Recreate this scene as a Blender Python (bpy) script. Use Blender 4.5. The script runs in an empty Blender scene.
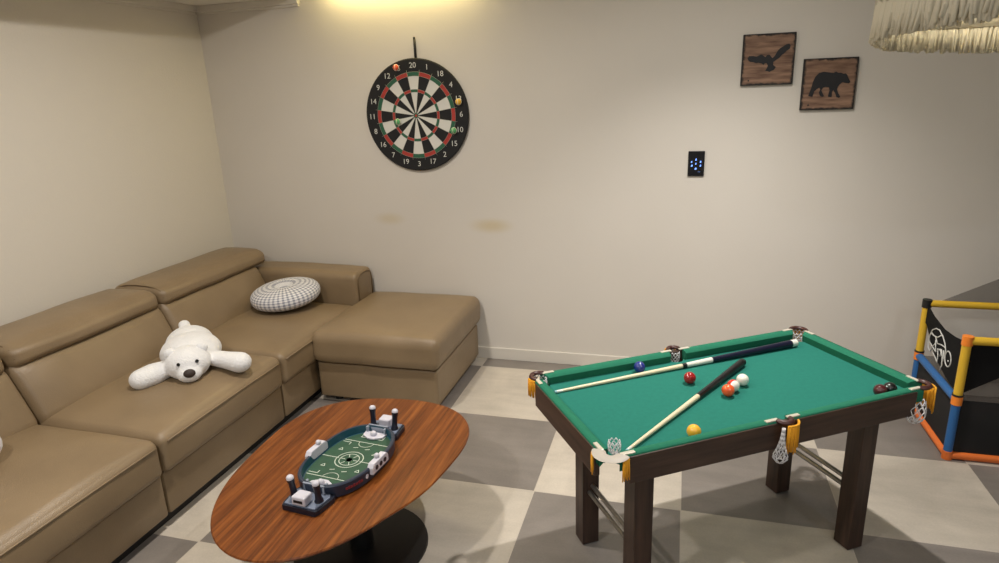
import bpy, bmesh, math, random
from mathutils import Vector, Matrix, noise
R = math.radians
PI = math.pi
random.seed(7)
scene = bpy.context.scene
COL = scene.collection

# ------------------------------------------------------------------ helpers
def srgb(r, g, b):
    def f(c):
        c /= 255.0
        return c / 12.92 if c <= .04045 else ((c + .055) / 1.055) ** 2.4
    return (f(r), f(g), f(b), 1)

MATS = {}
def mat(name, col, rough=.5, metal=0.0, coat=0.0, sheen=0.0, emit=None, estr=0.0, spec=.5, vary=0.0, vscale=6, bump=0.0, bscale=60, stretch=None, trans=0.0):
    if name in MATS: return MATS[name]
    m = bpy.data.materials.new(name); m.use_nodes = True
    nt = m.node_tree; b = nt.nodes['Principled BSDF']
    b.inputs['Base Color'].default_value = col
    b.inputs['Roughness'].default_value = rough
    b.inputs['Metallic'].default_value = metal
    b.inputs['Specular IOR Level'].default_value = spec
    if coat: b.inputs['Coat Weight'].default_value = coat; b.inputs['Coat Roughness'].default_value = .15
    if sheen: b.inputs['Sheen Weight'].default_value = sheen
    if emit: b.inputs['Emission Color'].default_value = emit; b.inputs['Emission Strength'].default_value = estr
    if trans: b.inputs['Transmission Weight'].default_value = trans
    if vary or bump:
        tc = nt.nodes.new('ShaderNodeTexCoord'); mp = nt.nodes.new('ShaderNodeMapping')
        nt.links.new(tc.outputs['Object'], mp.inputs[0])
        if stretch: mp.inputs['Scale'].default_value = stretch
    if vary:
        n = nt.nodes.new('ShaderNodeTexNoise'); n.inputs['Scale'].default_value = vscale; n.inputs['Detail'].default_value = 6
        nt.links.new(mp.outputs[0], n.inputs[0])
        mr = nt.nodes.new('ShaderNodeMapRange'); mr.inputs[1].default_value = .3; mr.inputs[2].default_value = .7
        mr.inputs[3].default_value = 1 - vary; mr.inputs[4].default_value = 1 + vary
        nt.links.new(n.outputs[0], mr.inputs[0])
        mx = nt.nodes.new('ShaderNodeVectorMath'); mx.operation = 'SCALE'; mx.inputs[0].default_value = col[:3]
        nt.links.new(mr.outputs[0], mx.inputs['Scale']); nt.links.new(mx.outputs[0], b.inputs['Base Color'])
    if bump:
        n2 = nt.nodes.new('ShaderNodeTexNoise'); n2.inputs['Scale'].default_value = bscale; n2.inputs['Detail'].default_value = 4
        nt.links.new(mp.outputs[0], n2.inputs[0])
        bp = nt.nodes.new('ShaderNodeBump'); bp.inputs['Strength'].default_value = bump; bp.inputs['Distance'].default_value = .01
        nt.links.new(n2.outputs[0], bp.inputs['Height']); nt.links.new(bp.outputs[0], b.inputs['Normal'])
    MATS[name] = m
    return m

def obj(name, bm, m=None, parent=None, smooth=False, label=None, recalc=True):
    if recalc: bmesh.ops.recalc_face_normals(bm, faces=bm.faces)
    me = bpy.data.meshes.new(name); bm.to_mesh(me); bm.free()
    if m is not None:
        for k in (m if isinstance(m, (list, tuple)) else [m]): me.materials.append(k)
    if smooth is not False:
        for p in me.polygons: p.use_smooth = True
        if smooth is not True:
            try: me.set_sharp_from_angle(angle=R(smooth))
            except Exception: pass
    o = bpy.data.objects.new(name, me); COL.objects.link(o)
    if parent: o.parent = parent
    if label: o['label'] = label
    return o

def tag(o, label, cat, group=None, kind=None):
    o['label'] = label; o['category'] = cat
    if group: o['group'] = group
    if kind: o['kind'] = kind
    return o

def thing(name, label, cat, loc=(0, 0, 0), rotz=0, group=None):
    o = bpy.data.objects.new(name, None); COL.objects.link(o)
    o.location = loc; o.rotation_euler = (0, 0, rotz); o.empty_display_size = .05
    return tag(o, label, cat, group)

def struct(name, bm, m, smooth=False):
    o = obj(name, bm, m, smooth=smooth); o['kind'] = 'structure'
    return o

def copy_tree(o, parent=None):
    c = o.copy(); COL.objects.link(c); c.parent = parent
    for ch in [k for k in bpy.data.objects if k.parent == o]: copy_tree(ch, c)
    return c

def B(): return bmesh.new()

def box(bm, lo, hi, M=None, bev=0.0, mi=0):
    v = []
    for z in (lo[2], hi[2]):
        for y in (lo[1], hi[1]):
            for x in (lo[0], hi[0]):
                v.append(bm.verts.new((x, y, z)))
    F = [(0, 2, 3, 1), (4, 5, 7, 6), (0, 1, 5, 4), (2, 6, 7, 3), (0, 4, 6, 2), (1, 3, 7, 5)]
    fs = [bm.faces.new([v[i] for i in f]) for f in F]
    for f in fs: f.material_index = mi
    if bev:
        es = list({e for f in fs for e in f.edges})
        r = bmesh.ops.bevel(bm, geom=es, offset=bev, segments=2, affect='EDGES', profile=.5)
        v = list({q for f in r['faces'] for q in f.verts} | {q for q in v if q.is_valid})
    if M is not None: bmesh.ops.transform(bm, matrix=M, verts=[q for q in v if q.is_valid])
    return v

def rbox(bm, lo, hi, r, n=10, fn=None, M=None):
    """rounded, subdivided box; fn(p, (u,v,w)) -> p reshapes it (u,v,w in -1..1)"""
    lo = Vector(lo); hi = Vector(hi); c = (lo + hi) / 2; h = (hi - lo) / 2
    if not isinstance(r, (list, tuple)): r = (r, r, r)
    r = Vector([min(r[i], h[i] * .999) for i in range(3)])
    vd = {}
    def ts(k):
        m = n if isinstance(n, int) else n[k]
        rr = r[k] / h[k]
        e = [-1 + rr * (1 - math.cos(a * PI / 8)) for a in range(0, 5)]
        mid = [(-1 + rr) + (2 - 2 * rr) * i / m for i in range(1, m)]
        return e + mid + [-q for q in reversed(e)]
    T = [ts(0), ts(1), ts(2)]
    def P(i, j, k):
        key = (i, j, k)
        if key in vd: return vd[key]
        t = Vector((T[0][i], T[1][j], T[2][k]))
        p = Vector([t[a] * h[a] for a in range(3)])
        q = Vector([max(-(h[a] - r[a]), min(h[a] - r[a], p[a])) for a in range(3)])
        d = Vector([(p[a] - q[a]) / r[a] if r[a] > 1e-9 else 0 for a in range(3)])
        # cube -> sphere on the corner offset
        x2, y2, z2 = d.x ** 2, d.y ** 2, d.z ** 2
        s = Vector((d.x * math.sqrt(max(0, 1 - y2 / 2 - z2 / 2 + y2 * z2 / 3)), d.y * math.sqrt(max(0, 1 - x2 / 2 - z2 / 2 + x2 * z2 / 3)), d.z * math.sqrt(max(0, 1 - x2 / 2 - y2 / 2 + x2 * y2 / 3))))
        q = q + Vector([s[a] * r[a] for a in range(3)])
        if fn: q = fn(q + c, t)
        else: q = q + c
        if M is not None: q = M @ q
        vd[key] = bm.verts.new(q); return vd[key]
    N = [len(a) - 1 for a in T]
    for a, b_, c_ in ((0, 1, 2), (1, 2, 0), (2, 0, 1)):
        for side in (0, N[c_]):
            for i in range(N[a]):
                for j in range(N[b_]):
                    q = []
                    for di, dj in ((0, 0), (1, 0), (1, 1), (0, 1)):
                        ix = [0, 0, 0]; ix[a] = i + di; ix[b_] = j + dj; ix[c_] = side
                        q.append(P(*ix))
                    if side == 0: q.reverse()
                    bm.faces.new(q)

def tube(bm, pts, r, seg=8, cap=True, mi=0, closed=False):
    pts = [Vector(p) for p in pts]; n = len(pts)
    rs = r if isinstance(r, (list, tuple)) else [r] * n
    rings = []; prev = None
    for i, p in enumerate(pts):
        if closed: d = pts[(i + 1) % n] - pts[i - 1]
        else: d = pts[min(i + 1, n - 1)] - pts[max(i - 1, 0)]
        d.normalize()
        if prev is None:
            a = Vector((0, 0, 1)) if abs(d.z) < .9 else Vector((1, 0, 0))
            s = d.cross(a).normalized()
        else:
            s = (prev - d * prev.dot(d)).normalized()
        prev = s; t = d.cross(s)
        rings.append([bm.verts.new(p + (s * math.cos(2 * PI * k / seg) + t * math.sin(2 * PI * k / seg)) * rs[i]) for k in range(seg)])
    for i in range(n if closed else n - 1):
        A, C = rings[i], rings[(i + 1) % n]
        for k in range(seg):
            f = bm.faces.new((A[k], A[(k + 1) % seg], C[(k + 1) % seg], C[k])); f.material_index = mi
    if cap and not closed:
        bm.faces.new(rings[0][::-1]).material_index = mi; bm.faces.new(rings[-1]).material_index = mi

def lathe(bm, prof, seg=32, c=(0, 0, 0), mi=0, M=None, arc=None):
    c = Vector(c); rings = []; nv = []
    for r, z in prof:
        if r < 1e-6: rings.append([bm.verts.new(c + Vector((0, 0, z)))])
        else: rings.append([bm.verts.new(c + Vector((r * math.cos(2 * PI * k / seg), r * math.sin(2 * PI * k / seg), z))) for k in range(seg)])
        nv += rings[-1]
    for A, C in zip(rings, rings[1:]):
        for k in range(seg):
            a = [A[0]] if len(A) == 1 else [A[k], A[(k + 1) % seg]]
            b = [C[0]] if len(C) == 1 else [C[(k + 1) % seg], C[k]]
            if len(a) + len(b) > 2: bm.faces.new(a + b).material_index = mi
    if M is not None: bmesh.ops.transform(bm, matrix=M, verts=nv)

def prism(bm, poly, z0, z1, M=None, mi=0):
    a = [bm.verts.new((p[0], p[1], z0)) for p in poly]; b = [bm.verts.new((p[0], p[1], z1)) for p in poly]
    n = len(poly)
    f0 = bm.faces.new(a[::-1]); f1 = bm.faces.new(b); f0.material_index = f1.material_index = mi
    for i in range(n): bm.faces.new((a[i], a[(i + 1) % n], b[(i + 1) % n], b[i])).material_index = mi
    if n > 4: bmesh.ops.triangulate(bm, faces=[f0, f1])
    if M is not None: bmesh.ops.transform(bm, matrix=M, verts=a + b)

def ball(bm, c, r, M=None, seg=20, mi=0):
    if not isinstance(r, (list, tuple)): r = (r, r, r)
    X = Matrix.Translation(c) @ (M or Matrix.Identity(4)) @ Matrix.Diagonal((r[0], r[1], r[2], 1))
    g = bmesh.ops.create_uvsphere(bm, u_segments=seg, v_segments=seg // 2 + 2, radius=1, matrix=X)
    for v in g['verts']:
        for f in v.link_faces: f.material_index = mi

def text_bm(bm, s, size, M, depth=.0006):
    cu = bpy.data.curves.new('t', 'FONT'); cu.body = s; cu.size = size; cu.align_x = 'CENTER'; cu.align_y = 'CENTER'; cu.extrude = depth; cu.resolution_u = 3
    o = bpy.data.objects.new('t', cu); COL.objects.link(o)
    dg = bpy.context.evaluated_depsgraph_get(); me = bpy.data.meshes.new_from_object(o.evaluated_get(dg))
    me.transform(M); bm.from_mesh(me)
    bpy.data.objects.remove(o); bpy.data.curves.remove(cu); bpy.data.meshes.remove(me)

def baked(o):
    """apply modifiers"""
    dg = bpy.context.evaluated_depsgraph_get(); me = bpy.data.meshes.new_from_object(o.evaluated_get(dg))
    o.modifiers.clear(); o.data = me
    return o

WALLM = Matrix(((1, 0, 0, 0), (0, 0, -1, 0), (0, 1, 0, 0), (0, 0, 0, 1)))   # local xy plane -> world xz, +z local -> -y

# ------------------------------------------------------------------ camera
cam = bpy.data.cameras.new('camera'); camo = bpy.data.objects.new('camera', cam); COL.objects.link(camo)
yaw, pitch, roll, fpx = -.28205649, -.288965283, -.0389564862, 643.023
f = Vector((math.sin(yaw) * math.cos(pitch), math.cos(yaw) * math.cos(pitch), math.sin(pitch)))
rt = f.cross(Vector((0, 0, 1))).normalized(); up = rt.cross(f)
r2 = rt * math.cos(roll) + up * math.sin(roll); u2 = -rt * math.sin(roll) + up * math.cos(roll)
MW = Matrix((r2, u2, -f)).transposed().to_4x4(); MW.translation = (1.15004, -3.50192, 1.63728)
camo.matrix_world = MW
cam.sensor_width = 36; cam.lens = fpx / 999 * 36; cam.clip_start = .05
scene.camera = camo

# ------------------------------------------------------------------ room
XL, XR, YB, YF, ZC = -1.78, 4.6, .128, -5.6, 2.42

def wall_mat():
    m = bpy.data.materials.new('painted_wallpaper'); m.use_nodes = True; nt = m.node_tree; b = nt.nodes['Principled BSDF']
    b.inputs['Roughness'].default_value = .72; b.inputs['Specular IOR Level'].default_value = .25
    tc = nt.nodes.new('ShaderNodeTexCoord')
    n = nt.nodes.new('ShaderNodeTexNoise'); n.inputs['Scale'].default_value = 1.3; nt.links.new(tc.outputs['Object'], n.inputs[0])
    ramp = nt.nodes.new('ShaderNodeValToRGB'); nt.links.new(n.outputs[0], ramp.inputs[0])
    ramp.color_ramp.elements[0].position = .3; ramp.color_ramp.elements[0].color = srgb(208, 202, 193)
    ramp.color_ramp.elements[1].position = .7; ramp.color_ramp.elements[1].color = srgb(213, 207, 198)
    last = ramp.outputs[0]
    # two faint rubbed stains on the paper above the ottoman
    for cx, cz, sx, sz, k in ((-.600, .893, .115, .045, .55), (.060, .86, .15, .052, .8)):
        mp = nt.nodes.new('ShaderNodeMapping'); nt.links.new(tc.outputs['Object'], mp.inputs[0])
        mp.inputs['Location'].default_value = (-cx / sx, 0, -cz / sz); mp.inputs['Scale'].default_value = (1 / sx, 0, 1 / sz)
        ln = nt.nodes.new('ShaderNodeVectorMath'); ln.operation = 'LENGTH'; nt.links.new(mp.outputs[0], ln.inputs[0])
        mr = nt.nodes.new('ShaderNodeMapRange'); mr.interpolation_type = 'SMOOTHSTEP'
        mr.inputs[1].default_value = 1.15; mr.inputs[2].default_value = .1; mr.inputs[3].default_value = 0; mr.inputs[4].default_value = k
        nt.links.new(ln.outputs['Value'], mr.inputs[0])
        mx = nt.nodes.new('ShaderNodeMix'); mx.data_type = 'RGBA'; mx.inputs[7].default_value = srgb(199, 184, 152)
        nt.links.new(mr.outputs[0], mx.inputs[0]); nt.links.new(last, mx.inputs[6]); last = mx.outputs[2]
    nt.links.new(last, b.inputs['Base Color'])
    n2 = nt.nodes.new('ShaderNodeTexNoise'); n2.inputs['Scale'].default_value = 90; nt.links.new(tc.outputs['Object'], n2.inputs[0])
    bp = nt.nodes.new('ShaderNodeBump'); bp.inputs['Strength'].default_value = .12; bp.inputs['Distance'].default_value = .003
    nt.links.new(n2.outputs[0], bp.inputs['Height']); nt.links.new(bp.outputs[0], b.inputs['Normal'])
    return m

def floor_mat():
    m = bpy.data.materials.new('checkered_stone_tile'); m.use_nodes = True; nt = m.node_tree; b = nt.nodes['Principled BSDF']
    N = nt.nodes.new; L = nt.links.new
    def math_(op, a, b_=None):
        q = N('ShaderNodeMath'); q.operation = op
        if isinstance(a, (int, float)): q.inputs[0].default_value = a
        else: L(a, q.inputs[0])
        if b_ is not None:
            if isinstance(b_, (int, float)): q.inputs[1].default_value = b_
            else: L(b_, q.inputs[1])
        return q.outputs[0]
    tc = N('ShaderNodeTexCoord'); sp = N('ShaderNodeSeparateXYZ'); L(tc.outputs['Object'], sp.inputs[0])
    X = math_('DIVIDE', sp.outputs[0], .6); Y = math_('DIVIDE', sp.outputs[1], .6)
    fx = math_('FLOOR', X); fy = math_('FLOOR', Y)
    par = math_('PINGPONG', math_('ADD', fx, fy), 1.0)      # 1 on odd cells
    cmb = N('ShaderNodeCombineXYZ'); L(fx, cmb.inputs[0]); L(fy, cmb.inputs[1])
    wn = N('ShaderNodeTexWhiteNoise'); L(cmb.outputs[0], wn.inputs[0])
    # cloudy stone, offset per tile
    off = N('ShaderNodeVectorMath'); off.operation = 'SCALE'; L(wn.outputs['Color'], off.inputs[0]); off.inputs['Scale'].default_value = 20
    ad = N('ShaderNodeVectorMath'); L(tc.outputs['Object'], ad.inputs[0]); L(off.outputs[0], ad.inputs[1])
    n1 = N('ShaderNodeTexNoise'); n1.inputs['Scale'].default_value = 3.0; n1.inputs['Detail'].default_value = 8; n1.inputs['Roughness'].default_value = .62; n1.inputs['Distortion'].default_value = .6
    L(ad.outputs[0], n1.inputs[0])
    mp = N('ShaderNodeMapping'); mp.inputs['Rotation'].default_value = (0, 0, R(-38)); mp.inputs['Scale'].default_value = (1.3, 9, 1); L(ad.outputs[0], mp.inputs[0])
    n2 = N('ShaderNodeTexNoise'); n2.inputs['Scale'].default_value = 1.6; n2.inputs['Detail'].default_value = 7; L(mp.outputs[0], n2.inputs[0])
    n3 = N('ShaderNodeTexNoise'); n3.inputs['Scale'].default_value = 120; L(tc.outputs['Object'], n3.inputs[0])
    v = math_('ADD', math_('MULTIPLY', n1.outputs[0], .55), math_('ADD', math_('MULTIPLY', n2.outputs[0], .3), math_('MULTIPLY', n3.outputs[0], .15)))
    mr = N('ShaderNodeMapRange'); L(v, mr.inputs[0]); mr.inputs[1].default_value = .35; mr.inputs[2].default_value = .65; mr.inputs[3].default_value = .80; mr.inputs[4].default_value = 1.18
    tv = N('ShaderNodeMapRange'); L(wn.outputs[0], tv.inputs[0]); tv.inputs[3].default_value = .94; tv.inputs[4].default_value = 1.06
    mx = N('ShaderNodeMix'); mx.data_type = 'RGBA'; L(par, mx.inputs[0])
    mx.inputs[6].default_value = srgb(128, 121, 115); mx.inputs[7].default_value = srgb(188, 179, 166)
    sc = N('ShaderNodeVectorMath'); sc.operation = 'SCALE'; L(mx.outputs[2], sc.inputs[0]); L(math_('MULTIPLY', mr.outputs[0], tv.outputs[0]), sc.inputs['Scale'])
    # grout
    dx = math_('ABSOLUTE', math_('SUBTRACT', math_('FRACT', math_('ADD', X, .5)), .5)); dy = math_('ABSOLUTE', math_('SUBTRACT', math_('FRACT', math_('ADD', Y, .5)), .5))
    g = math_('LESS_THAN', math_('MINIMUM', dx, dy), .0032)
    gm = N('ShaderNodeMix'); gm.data_type = 'RGBA'; L(g, gm.inputs[0]); L(sc.outputs[0], gm.inputs[6]); gm.inputs[7].default_value = srgb(188, 178, 165)
    L(gm.outputs[2], b.inputs['Base Color'])
    rr = N('ShaderNodeMapRange'); L(n1.outputs[0], rr.inputs[0]); rr.inputs[3].default_value = .34; rr.inputs[4].default_value = .58; L(rr.outputs[0], b.inputs['Roughness'])
    b.inputs['Specular IOR Level'].default_value = .35
    bp = N('ShaderNodeBump'); bp.inputs['Strength'].default_value = .15; bp.inputs['Distance'].default_value = .002; L(math_('SUBTRACT', v, math_('MULTIPLY', g, .6)), bp.inputs['Height']); L(bp.outputs[0], b.inputs['Normal'])
    return m

mw = wall_mat()
mtrim = mat('trim_paint', srgb(212, 206, 196), .5)
mceil = mat('ceiling_paint', srgb(225, 220, 210), .8)
b = B(); box(b, (XL - .1, YF - .1, -.1), (XR + .1, YB + .1, 0)); struct('floor', b, floor_mat())
b = B(); box(b, (XL - .1, YB, 0), (XR + .1, YB + .1, ZC)); struct('wall_back', b, mw)
b = B(); box(b, (XL - .1, YF, 0), (XL, YB, ZC)); struct('wall_left', b, mat('wallpaper_plain', srgb(212, 206, 196), .72, bump=.12, bscale=90))
b = B(); box(b, (XR, YF, 0), (XR + .1, YB, ZC)); struct('wall_right', b, mat('wallpaper_plain', None))
b = B(); box(b, (XL - .1, YF - .1, 0), (XR + .1, YF, ZC)); struct('wall_front', b, mat('wallpaper_plain', None))
b = B(); box(b, (XL - .1, YF - .1, ZC), (XR + .1, YB + .1, ZC + .1)); struct('ceiling', b, mceil)
b = B(); box(b, (XL + .012, YB - .012, 0), (XR, YB, .078), bev=.003); struct('baseboard_back', b, mtrim)
b = B(); box(b, (XL, YF, 0), (XL + .012, YB - .012, .078), bev=.003); struct('baseboard_left', b, mtrim)
# lowered ceiling strip over the sofa, with a moulding where it meets the walls
b = B(); box(b, (XL, YF, 2.20), (-1.065, YB, ZC)); struct('trim_1', b, mceil)
b = B()
box(b, (XL, YB - .030, 2.165), (-1.055, YB, 2.20), bev=.004); box(b, (XL, YB - .016, 2.152), (-1.06, YB, 2.166), bev=.003)
struct('trim_2', b, mtrim)
b = B()
box(b, (XL, YF, 2.165), (XL + .030, YB - .03, 2.20), bev=.004); box(b, (XL, YF, 2.152), (XL + .016, YB - .03, 2.166), bev=.003)
struct('trim_3', b, mtrim)

# ------------------------------------------------------------------ sectional sofa
def leather():
    m = mat('tan_leather', srgb(136, 112, 82), .40, spec=.5)
    nt = m.node_tree; b = nt.nodes['Principled BSDF']; N = nt.nodes.new; L = nt.links.new
    tc = N('ShaderNodeTexCoord')
    n = N('ShaderNodeTexNoise'); n.inputs['Scale'].default_value = 4; n.inputs['Detail'].default_value = 5; L(tc.outputs['Object'], n.inputs[0])
    r = N('ShaderNodeValToRGB'); r.color_ramp.elements[0].position = .3; r.color_ramp.elements[1].position = .72
    r.color_ramp.elements[0].color = srgb(126, 107, 82); r.color_ramp.elements[1].color = srgb(139, 119, 92)
    L(n.outputs[0], r.inputs[0]); L(r.outputs[0], b.inputs['Base Color'])
    v = N('ShaderNodeTexVoronoi'); v.inputs['Scale'].default_value = 260; L(tc.outputs['Object'], v.inputs[0])
    w = N('ShaderNodeTexNoise'); w.inputs['Scale'].default_value = 7; w.inputs['Detail'].default_value = 3; w.inputs['Distortion'].default_value = 1.2; L(tc.outputs['Object'], w.inputs[0])
    a = N('ShaderNodeMath'); a.operation = 'MULTIPLY_ADD'; L(w.outputs[0], a.inputs[0]); a.inputs[1].default_value = 3.5; L(v.outputs[0], a.inputs[2])
    bp = N('ShaderNodeBump'); bp.inputs['Strength'].default_value = .16; bp.inputs['Distance'].default_value = .004; L(a.outputs[0], bp.inputs['Height']); L(bp.outputs[0], b.inputs['Normal'])
    return m
LE = leather()
mdark = mat('black_plastic', srgb(24, 23, 23), .5)
mseam = mat('leather_seam', srgb(104, 84, 58), .5)

sofa = thing('sectional_sofa', 'long tan leather sectional sofa with raised headrests along the left wall', 'sofa', (-1.2, -1.2, 0))
OX, OY = 1.2, 1.2
def P(x, y, z): return (x + OX, y + OY, z)
seams = [-.125, -.935, -1.745, -2.60]
def wr(p, amp=.004, s=5):
    n = noise.noise_vector(Vector(p) * s); return n * amp
def seat_fn(y0, y1, depth=.035):
    def fn(p, t):
        k = (1 - abs(t[0]) ** 3) * (1 - abs(t[1]) ** 4)
        if t[2] > 0: p = p + Vector((0, 0, depth * k * t[2]))
        # sag and puff
        if t[0] > .5: p.x += .010 * (1 - t[1] ** 2) * (1 - t[2] ** 2)
        return p + wr(p, .004, 4)
    return fn
for i in range(3):
    y1, y0 = seams[i], seams[i + 1]
    b = B(); box(b, P(-1.72, y0 + .004, .055), P(-.770, y1 - .004, .245), bev=.012); obj('base', b, LE, sofa, smooth=30)
    b = B(); rbox(b, P(-1.50, y0 + .003, .235), P(-.742, y1 - .003, .405), (.045, .03, .035), n=14, fn=seat_fn(y0, y1)); s = obj('seat_cushion', b, LE, sofa, smooth=True)
    b = B()
    pts = [P(-.741 + .006 * math.sin(PI * k / 12), y0 + .03 + (y1 - y0 - .06) * k / 12, .375 + .006 * math.sin(PI * k / 12)) for k in range(13)]
    tube(b, pts, .0035, 6); obj('piping', b, LE, s, smooth=True)
    # backrest: a leaning padded slab
    def bk(p, t):
        lean = max(0, p.z - .42) * .45
        k = (1 - abs(t[1]) ** 4) * (1 - t[2] ** 2)
        q = p + Vector((-lean, 0, 0))
        if t[0] > 0: q.x += .030 * k * t[0]
        q = q + wr(q, .006, 4.5)
        if t[0] > 0:   # soft upright creases pulled from the lower seam
            yy = (q.y * 21 + q.z * 8)
            q.x += .004 * math.sin(yy) * (1 - t[2]) * .5
        return q
    b = B(); rbox(b, P(-1.70, y0 + .003, .34), P(-1.325, y1 - .003, .655), (.05, .03, .05), n=14, fn=bk); obj('back_cushion', b, LE, sofa, smooth=True)
    # headrest: fat pillow that leans back
    def hd(p, t):
        k = (1 - abs(t[1]) ** 6)
        q = Vector(p)
        q.x += -(q.z - .60) * .12
        if t[2] > 0: q.z += .016 * k * t[2] * (1 - t[0] ** 2)
        if t[0] > 0: q.x += .015 * k * t[0] * (1 - t[2] ** 2)
        return q + wr(q, .004, 5)
    hy1 = y1 + (.10 if i == 0 else 0)
    b = B(); rbox(b, P(-1.735, y0 + .008, .618), P(-1.405, hy1 - .008, .722), (.060, .035, .038), n=12, fn=hd); h = obj('headrest', b, LE, sofa, smooth=True)
    b = B()
    pts = []
    for k in range(9):
        a = PI * k / 8
        z = .665 + .062 * math.sin(a) ** .5; x = -1.57 - .155 * math.cos(a)
        pts.append(P(x - (z - .6) * .12, y0 + .026, z))
    tube(b, pts, .003, 6); obj('piping', b, mseam, h, smooth=True)
    b = B(); rbox(b, P(-1.765, y0 + .004, .06), P(-1.70, y1 - .004, .64), .02, n=4); obj('back_panel', b, LE, sofa, smooth=True)
# far arm against the back wall
b = B()
rbox(b, P(-1.72, -.118, .055), P(-.738, .100, .597), (.028, .045, .045), n=10, fn=lambda p, t: p + Vector((0, 0, .012 * (1 - t[0] ** 2) * max(0, t[2]))) + wr(p, .003, 5))
ar = obj('armrest', b, LE, sofa, smooth=True)
b = B()
pts = []
for k in range(13):
    a = PI * k / 12
    pts.append(P(-.741, -.009 - .088 * math.cos(a), .530 + .052 * math.sin(a) ** .6))
pts = [P(-.741, -.100, .30)] + pts + [P(-.741, .082, .30)]
tube(b, pts, .0035, 6); obj('piping', b, mseam, ar, smooth=True)
b = B(); rbox(b, P(-1.72, -2.80, .055), P(-.755, -2.605, .565), (.028, .045, .045), n=8, fn=lambda p, t: p + wr(p, .003, 5)); obj('armrest', b, LE, sofa, smooth=True)
b = B(); box(b, P(-1.70, -2.75, .0), P(-.815, .06, .056)); obj('plinth', b, mdark, sofa)

# ottoman
ot = thing('ottoman', 'square tan leather storage ottoman beside the sofa against the back wall', 'ottoman', (-.36, -.27, 0))
b = B(); rbox(b, (-.388, -.365, .035), (.318, .362, .243), (.02, .02, .012), n=6, fn=lambda p, t: p + wr(p, .002, 4)); obj('box', b, LE, ot, smooth=True)
b = B(); rbox(b, (-.390, -.405, .251), (.345, .372, .428), (.040, .040, .055), n=16, fn=lambda p, t: p + Vector((0, 0, .022 * (1 - t[0] ** 4) * (1 - t[1] ** 4) * max(0, t[2]))) + wr(p, .003, 5))
l = obj('padded_lid', b, LE, ot, smooth=True)
for sx in (-.31, .26):
    for sy in (-.30, .30):
        b = B(); lathe(b, [(0, 0), (.022, 0), (.027, .036), (0, .036)], 16, (sx, sy, 0)); obj('foot', b, mdark, ot, smooth=30)

# ------------------------------------------------------------------ gingham floor cushion
def gingham():
    m = bpy.data.materials.new('grey_gingham'); m.use_nodes = True; nt = m.node_tree; b = nt.nodes['Principled BSDF']; N = nt.nodes.new; L = nt.links.new
    tc = N('ShaderNodeTexCoord'); sp = N('ShaderNodeSeparateXYZ'); L(tc.outputs['UV'], sp.inputs[0])
    def M_(op, a, c=None):
        q = N('ShaderNodeMath'); q.operation = op
        for i, w in enumerate((a, c)):
            if w is None: continue
            if isinstance(w, (int, float)): q.inputs[i].default_value = w
            else: L(w, q.inputs[i])
        return q.outputs[0]
    a = M_('LESS_THAN', M_('FRACT', sp.outputs[0]), .45); c = M_('LESS_THAN', M_('FRACT', sp.outputs[1]), .45)
    s = M_('MULTIPLY', M_('ADD', a, c), .5)
    r = N('ShaderNodeValToRGB'); L(s, r.inputs[0]); r.color_ramp.elements[0].color = srgb(232, 230, 230); r.color_ramp.elements[1].color = srgb(120, 122, 136)
    e = r.color_ramp.elements.new(.5); e.color = srgb(186, 187, 196)
    L(r.outputs[0], b.inputs['Base Color']); b.inputs['Roughness'].default_value = .85; b.inputs['Sheen Weight'].default_value = .2
    return m
def round_cushion(name, label, loc, rot, group=None):
    t = thing(name, label, 'cushion', loc, 0, group); t.rotation_euler = rot
    b = B(); uv = b.loops.layers.uv.new('uv'); seg = 72; nr = 40; RR = .203; hh = .068
    rings = []
    for j in range(nr + 1):
        a = PI * j / nr                      # top centre to bottom centre
        rr = RR * math.sin(a) ** .75 if j not in (0, nr) else 0
        z = hh * (1 if math.cos(a) > 0 else -1) * abs(math.cos(a)) ** .8
        dim = math.exp(-(rr / .045) ** 2); z *= (1 - .62 * dim)
        ring = []
        for k in range(seg):
            th = 2 * PI * k / seg
            pl = 1 + .022 * math.sin(th * 24) * math.exp(-((rr - .07) / .06) ** 2)
            ring.append(b.verts.new((rr * math.cos(th), rr * math.sin(th), z * pl)))
        rings.append(ring)
    for j in range(nr):
        for k in range(seg):
            k2 = (k + 1) % seg
            try: fc = b.faces.new((rings[j][k], rings[j][k2], rings[j + 1][k2], rings[j + 1][k]))
            except ValueError: continue
            for lp, (uu, vv) in zip(fc.loops, ((k, j), (k + 1, j), (k + 1, j + 1), (k, j + 1))): lp[uv].uv = (uu / seg * 44, vv / nr * 18)
    bmesh.ops.remove_doubles(b, verts=b.verts, dist=1e-5)
    obj('cover', b, gingham(), t, smooth=True)
    b = B(); lathe(b, [(0, .020), (.018, .022), (.024, .03), (.018, .037), (0, .040)], 20); obj('button', b, mat('grey_button', srgb(120, 122, 132), .8), t, smooth=True)
    return t
rc = round_cushion('round_cushion', 'round grey and white gingham cushion lying in the far corner of the sofa', (-1.110, -.315, .515), (R(3), R(-4), R(20)), None)

# pale plush at the very left edge of the frame
b = B()
ball(b, (0, 0, .075), (.10, .10, .075)); ball(b, (.055, -.03, .065), (.06, .05, .05)); ball(b, (-.06, -.05, .06), (.06, .055, .05))
pl = obj('plush_toy', b, mat('pale_plush', srgb(212, 208, 214), .95, sheen=.5, bump=.4, bscale=120), smooth=True)
md = pl.modifiers.new('r', 'REMESH'); md.mode = 'VOXEL'; md.voxel_size = .007; md.use_smooth_shade = True; baked(pl)
pl.location = (-1.195, -2.112, .435)
tag(pl, 'pale round plush on the nearest sofa seat, cut off by the left edge', 'plush toy')

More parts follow.
